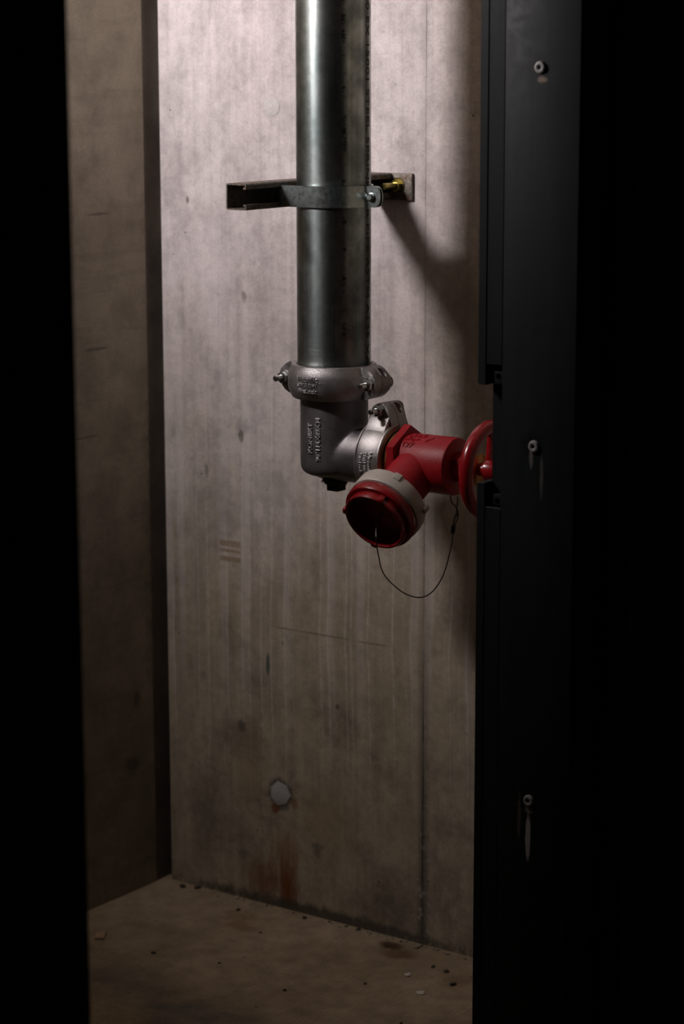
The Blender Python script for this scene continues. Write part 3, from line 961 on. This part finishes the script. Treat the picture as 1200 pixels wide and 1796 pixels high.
for i in range(46):
    a = random.uniform(0, 2 * PI)
    p0 = Vector((PX + 0.003 + 0.019 * math.cos(a), PY + 0.019 * math.sin(a), 0.8455))
    d = Vector((math.cos(a), math.sin(a), random.uniform(-1.6, -0.2))).normalized()
    L = random.uniform(0.003, 0.011)
    tube(bm, [p0, p0 + d * L * 0.6, p0 + d * L + Vector((random.uniform(-.002, .002), 0, -0.001))], 0.00025, 4)
tag(obj('hemp_fibres', bm, 'hemp', pl), kind='stuff')

# ------------------------------------------------------------------ red hydrant valve
XB = 0.719
EL = math.radians(29.5)
BD = Vector((0, -math.cos(EL), -math.sin(EL)))
BO = Vector((XB, PY, ZV))
va = thing('hydrant_valve', (0.735, PY, ZV - 0.045), 'red hydrant valve with a slanted outlet, between coupling and handwheel', 'valve')
VM = along((1, 0, 0), (0, PY, ZV))
bm = bmesh.new()
lathe(bm, [(0.030, 0.6780), (0.0455, 0.6780), (0.0465, 0.6800), (0.0465, 0.6845), (0.030, 0.6845)], VM, 64, closed=True)
obj('brass_collar', bm, 'brass', va)
bm = bmesh.new()
prism(bm, ngon(6, 0.0560, PI / 6), 0.6845, 0.6985, VM, 0.0016, 2)
obj('hexagon_flange', bm, 'red', va)
bm = bmesh.new()
lathe(bm, [(0, 0.6965), (0.0425, 0.6965), (0.0435, 0.700), (0.0440, 0.7795), (0.0433, 0.7822), (0.0412, 0.7832), (0.0240, 0.7832), (0, 0.7836)], VM, 96)
vb = obj('valve_body', bm, 'red', va)
def onbody(ang0, x0, rr=0.0438):
    # text runs round the body; its up direction along -X
    def f(u, v, w):
        a = ang0 + u / rr
        R = rr + w
        return (x0 - v, PY - R * math.cos(a), ZV + R * math.sin(a))
    return f
def onbody2(ang0, x0, rr=0.0436):
    # text upright along the body: u = +X, v = up the surface
    def f(u, v, w):
        a = ang0 + v / rr
        R = rr + w
        return (x0 + u, PY - R * math.cos(a), ZV + R * math.sin(a))
    return f
bm = text_bm('127', 0.0125, 0.0014, onbody2(0.78, 0.7125), 1.15)
for i, (aa, xx, L, tw) in enumerate(((1.05, .709, .010, .5), (1.05, .716, .008, -.6), (1.07, .723, .011, .2), (1.28, .706, .009, -.4), (1.26, .714, .012, .7),
                                     (1.28, .722, .010, -.3), (1.27, .731, .009, .5), (1.45, .710, .010, .3), (1.47, .719, .009, -.7), (1.44, .728, .011, .4),
                                     (1.20, .748, .008, .9), (1.06, .742, .007, .8))):
    f = onbody2(aa, xx)
    pts = [f(-L / 2 * math.cos(tw) + L * k / 6 * math.cos(tw), (-L / 2 + L * k / 6) * math.sin(tw) + 0.0018 * math.sin(k * 1.7), 0.0002) for k in range(7)]
    tube(bm, pts, 0.0010, 6)
obj('cast_marks', bm, 'red', vb)
bm = bmesh.new()
lathe(bm, [(0, 0.018), (0.0365, 0.018), (0.0355, 0.074), (0.0345, 0.083), (0, 0.083)], along(BD, BO), 64)
obj('outlet_branch', bm, 'red', va)
bm = bmesh.new()
lathe(bm, [(0.030, 0.0790), (0.0400, 0.0790), (0.0460, 0.0845), (0.0490, 0.0885), (0.0490, 0.0925), (0.030, 0.0925)], along(BD, BO), 64, closed=True)
obj('outlet_collar', bm, 'brass', va)
E1 = Vector((1, 0, 0)); E2 = BD.cross(E1)
BM = axes(E1, E2, BD, BO)
bm = bmesh.new()
lathe(bm, [(0.042, 0.0890), (0.0530, 0.0890), (0.0568, 0.0905), (0.0580, 0.0935), (0.0588, 0.1060), (0.0588, 0.1150), (0.0578, 0.1172), (0.0550, 0.1180), (0.042, 0.1180)], BM, 96, closed=True)
ring = obj('coupling_ring', bm, 'ring', va)
for ang, wd in ((60, 8), (-6, 5), (180, 8), (300, 8)):
    a = math.radians(ang)
    bm = bmesh.new()
    er = E1 * math.cos(a) + E2 * math.sin(a); et = BD.cross(er)
    lo_, hi_ = (0.0560, 0.0602) if wd != 5 else (0.0560, 0.0640)
    box(bm, (lo_, -wd * 0.0008, 0.0895), (hi_, wd * 0.0008, 0.1025), 0.0016, 3, axes(er, et, BD, BO))
    obj('grip_lug', bm, 'ring', ring)
bm = bmesh.new()
prism(bm, ngon(6, 0.0225, 0.35), 0.7825, 0.8010, VM, 0.0012, 2)
lathe(bm, [(0, 0.80), (0.014, 0.80), (0.0135, 0.808), (0, 0.808)], VM, 32)
obj('bonnet', bm, 'red', va)
bm = bmesh.new()
lathe(bm, [(0, 0.806), (0.0075, 0.806), (0.0075, 0.872), (0.005, 0.874), (0, 0.874)], VM, 28)
obj('stem', bm, 'brass', va)
bm = bmesh.new()
prism(bm, ngon(6, 0.0245, 0.1), 0.8080, 0.8230, VM, 0.0012, 2)
obj('gland_nut', bm, 'brass', va)
bm = bmesh.new()
lathe(bm, [(0, 0.8225), (0.0100, 0.8225), (0.0105, 0.834), (0.0165, 0.837), (0.0165, 0.852), (0.014, 0.857), (0, 0.857)], VM, 40)
hw = obj('handwheel', bm, 'red_gloss', va)
bm = bmesh.new()
tube(bm, [(0.840, PY + 0.0652 * math.cos(2 * PI * i / 72), ZV + 0.0652 * math.sin(2 * PI * i / 72)) for i in range(72)], 0.0108, 20, True)
obj('rim', bm, 'red_gloss', hw)
for k in range(2):
    a = PI * k + PI / 2 - 0.12
    bm = bmesh.new()
    tube(bm, spline([(0.838, PY + r_ * math.cos(a), ZV + r_ * math.sin(a)) for r_ in (0.010, 0.03, 0.05, 0.063)], 4), 0.0058, 10)
    obj('spoke', bm, 'red_gloss', hw)

# ------------------------------------------------------------------ blanking cap and its cable
cp = thing('blanking_cap', BO + BD * 0.147 + Vector((0, 0, -0.05)), 'round red screw-on blanking cap on the valve outlet, trailing a thin cable', 'cap')
bm = bmesh.new()
lathe(bm, [(0.0, 0.1185), (0.0545, 0.1185), (0.0566, 0.1200), (0.0576, 0.1235), (0.0570, 0.1320), (0.0560, 0.1345), (0.0535, 0.1350), (0.0520, 0.1342), (0.0500, 0.1345),
           (0.0496, 0.1375), (0.0500, 0.1455), (0.0490, 0.1472), (0.0465, 0.1472), (0.0452, 0.1455), (0.0440, 0.1300), (0.0425, 0.1268), (0.0380, 0.1262), (0.0372, 0.1235), (0.0, 0.1228)], BM, 112)
obj('cap_body', bm, 'red_gloss', cp)
for ang, r0, r1, h0, h1, wd in ((60, 0.0470, 0.0530, 0.1330, 0.1478, 0.0046), (164, 0.0480, 0.0545, 0.1355, 0.1475, 0.0052), (250, 0.0480, 0.0545, 0.1375, 0.1470, 0.0050), (330, 0.0475, 0.0525, 0.1340, 0.1470, 0.0046)):
    a = math.radians(ang)
    er = E1 * math.cos(a) + E2 * math.sin(a); et = BD.cross(er)
    bm = bmesh.new(); box(bm, (r0, -wd, h0), (r1, wd, h1), 0.0018, 3, axes(er, et, BD, BO))
    obj('cap_lug', bm, 'red_gloss', cp)
bm = bmesh.new()
S0 = BO + BD * 0.1225
path = [S0, S0 + BD * 0.010 + Vector((0.001, 0, -0.004)), (0.7158, -0.362, 0.8085), (0.7245, -0.375, 0.7925), (0.7235, -0.368, 0.7659), (0.7145, -0.340, 0.7300), (0.7300, -0.3150, 0.7010),
        (0.7500, -0.2990, 0.6920), (0.7640, -0.2850, 0.6995), (0.7740, -0.2703, 0.7233), (0.7779, -0.2579, 0.7568), (0.7757, PY, 0.7826), (0.7762, PY, 0.7935)]
tube(bm, spline(path, 10), 0.00095, 8)
cb = obj('cable', bm, 'cable', cp)
bm = bmesh.new()
d = Vector((0.0012, 0, 0.013)).normalized()
lathe(bm, [(0, 0), (0.0026, 0), (0.0034, 0.001), (0.0034, 0.0115), (0.0026, 0.0125), (0, 0.0125)], along(d, (0.7752, PY, 0.7850)) @ Matrix.Diagonal((1.35, 0.8, 1, 1)), 20)
obj('ferrule', bm, 'black_metal', cb)
bm = bmesh.new()
tube(bm, spline([(0.7762, PY, 0.7965), (0.7772, PY, 0.8050), (0.7800, PY, 0.8140), (0.7838, PY, 0.8150), (0.7838, PY, 0.8085), (0.7800, PY, 0.8010), (0.7775, PY, 0.7960)], 6), 0.0009, 8)
obj('cable_eye', bm, 'cable', cb)
bm = bmesh.new()
tube(bm, spline([(0.7705, PY, 0.8426), (0.7712, PY - .001, 0.8390), (0.7745, PY - .002, 0.8320), (0.7800, PY - .002, 0.8285), (0.7838, PY - .001, 0.8220), (0.7850, PY, 0.8150),
                 (0.7822, PY + .001, 0.8115), (0.7800, PY + .002, 0.8160), (0.7812, PY + .002, 0.8270), (0.7830, PY + .001, 0.8380), (0.7835, PY, 0.8422)], 6), 0.0010, 8)
obj('wire_hook', bm, 'cable', cb)

# ------------------------------------------------------------------ lamp on the ceiling
LP = Vector(LAMP_POS)
LD = Vector(LAMP_DIR).normalized()
lt = thing('spot_light', (LP.x, LP.y - 0.05, CEIL), 'adjustable round spot light hung from the cupboard ceiling, aimed at the back wall', 'light')
bm = bmesh.new()
pv = LP - LD * 0.05
lathe(bm, [(0, CEIL), (0.045, CEIL), (0.045, CEIL - 0.018), (0.009, CEIL - 0.024), (0.009, pv.z), (0, pv.z)], Matrix.Translation((pv.x, pv.y, 0)), 32)
obj('stem', bm, 'housing', lt)
bm = bmesh.new()
lathe(bm, [(0, -0.085), (0.03, -0.085), (0.06, -0.07), (0.114, -0.02), (0.118, 0.006), (0.114, 0.006), (0.111, -0.004), (0, -0.004)], along(LD, LP), 40)
obj('lamp_head', bm, 'housing', lt)
bm = bmesh.new()
lathe(bm, [(0, -0.003), (0.110, -0.003), (0.110, 0.0), (0, 0.0)], along(LD, LP), 40)
obj('diffuser', bm, 'lamp', lt)

# ------------------------------------------------------------------ debris on the floor
def stone(name, x, y, s, mat, label, group, flat=0.6):
    bm = bmesh.new()
    bmesh.ops.create_icosphere(bm, subdivisions=2, radius=1.0)
    ph = [random.uniform(0, 6) for _ in range(4)]
    sx, sy = s * random.uniform(0.8, 1.4), s * random.uniform(0.7, 1.1)
    for v in bm.verts:
        k = 1 + 0.18 * math.sin(3 * v.co.x + ph[0]) + 0.18 * math.sin(4 * v.co.y + ph[1]) + 0.12 * math.sin(5 * v.co.z + ph[2])
        v.co = Vector((v.co.x * sx * k, v.co.y * sy * k, max(v.co.z * s * flat * k, -s * flat * 0.6)))
    bmesh.ops.rotate(bm, matrix=Matrix.Rotation(ph[3], 3, 'Z'), verts=bm.verts)
    zm = min(v.co.z for v in bm.verts)
    bmesh.ops.translate(bm, vec=(x, y, -zm - 0.0003), verts=bm.verts)
    o = obj(name, bm, mat, loc=(x, y, 0.0), angle=60)
    return tag(o, label, 'rubble', group)
stone('white_chip', 0.6168, -0.1293, 0.0065, 'crumb_white', 'white concrete chip on the floor, the one nearer the back wall', 'white chips', 0.4)
stone('white_chip', 0.6757, -0.1793, 0.0070, 'crumb_white', 'flat white concrete chip on the floor, lowest in the picture', 'white chips', 0.35)
crumbs = []
for i in range(44):
    x = 0.02 + 0.66 * random.random() ** 0.8
    crumbs.append((x, -0.003 - abs(random.gauss(0, 0.009)), random.uniform(0.0016, 0.0032) * (1.8 if random.random() < 0.2 else 1.0)))
for x, y, s in crumbs:
    stone('concrete_crumb', x, y - s, s, random.choice(('crumb', 'crumb', 'crumb', 'crumb_dark')), 'small concrete crumb lying along the foot of the back wall', 'crumbs at the wall foot')
for x, y, s in ((0.33, -0.27, .003), (0.30, -0.12, .003), (0.66, -0.08, .0045), (0.63, -0.075, .004), (0.70, -0.12, .005), (0.58, -0.20, .003), (0.49, -0.30, .0035), (0.20, -0.055, .004), (0.21, -0.30, .004), (0.72, -0.30, .0035)):
    stone('dark_grit', x, y, s, 'crumb_dark', 'dark speck of grit scattered on the cupboard floor', 'grit on the floor')
# splintered offcut near the left edge
bm = bmesh.new()
WM = Matrix.Translation((0.0858, -0.2952, 0.0003)) @ Matrix.Rotation(math.radians(36), 4, 'Z')
poly = [(-0.008, -0.016), (0.008, -0.016), (0.009, 0.016), (0.0062, 0.019), (0.0052, 0.002), (0.0036, 0.024), (0.0018, 0.026), (0.0008, 0.004), (-0.0012, 0.020), (-0.0030, 0.022), (-0.0036, 0.002), (-0.0064, 0.017), (-0.0082, 0.012)]
prism(bm, poly, 0.0, 0.004, WM, 0.0004, 1)
tag(obj('wood_splinter', bm, 'wood', loc=(0.0858, -0.2952, 0.0)), 'small pale splintered offcut with prongs on the floor by the left edge', 'offcut')
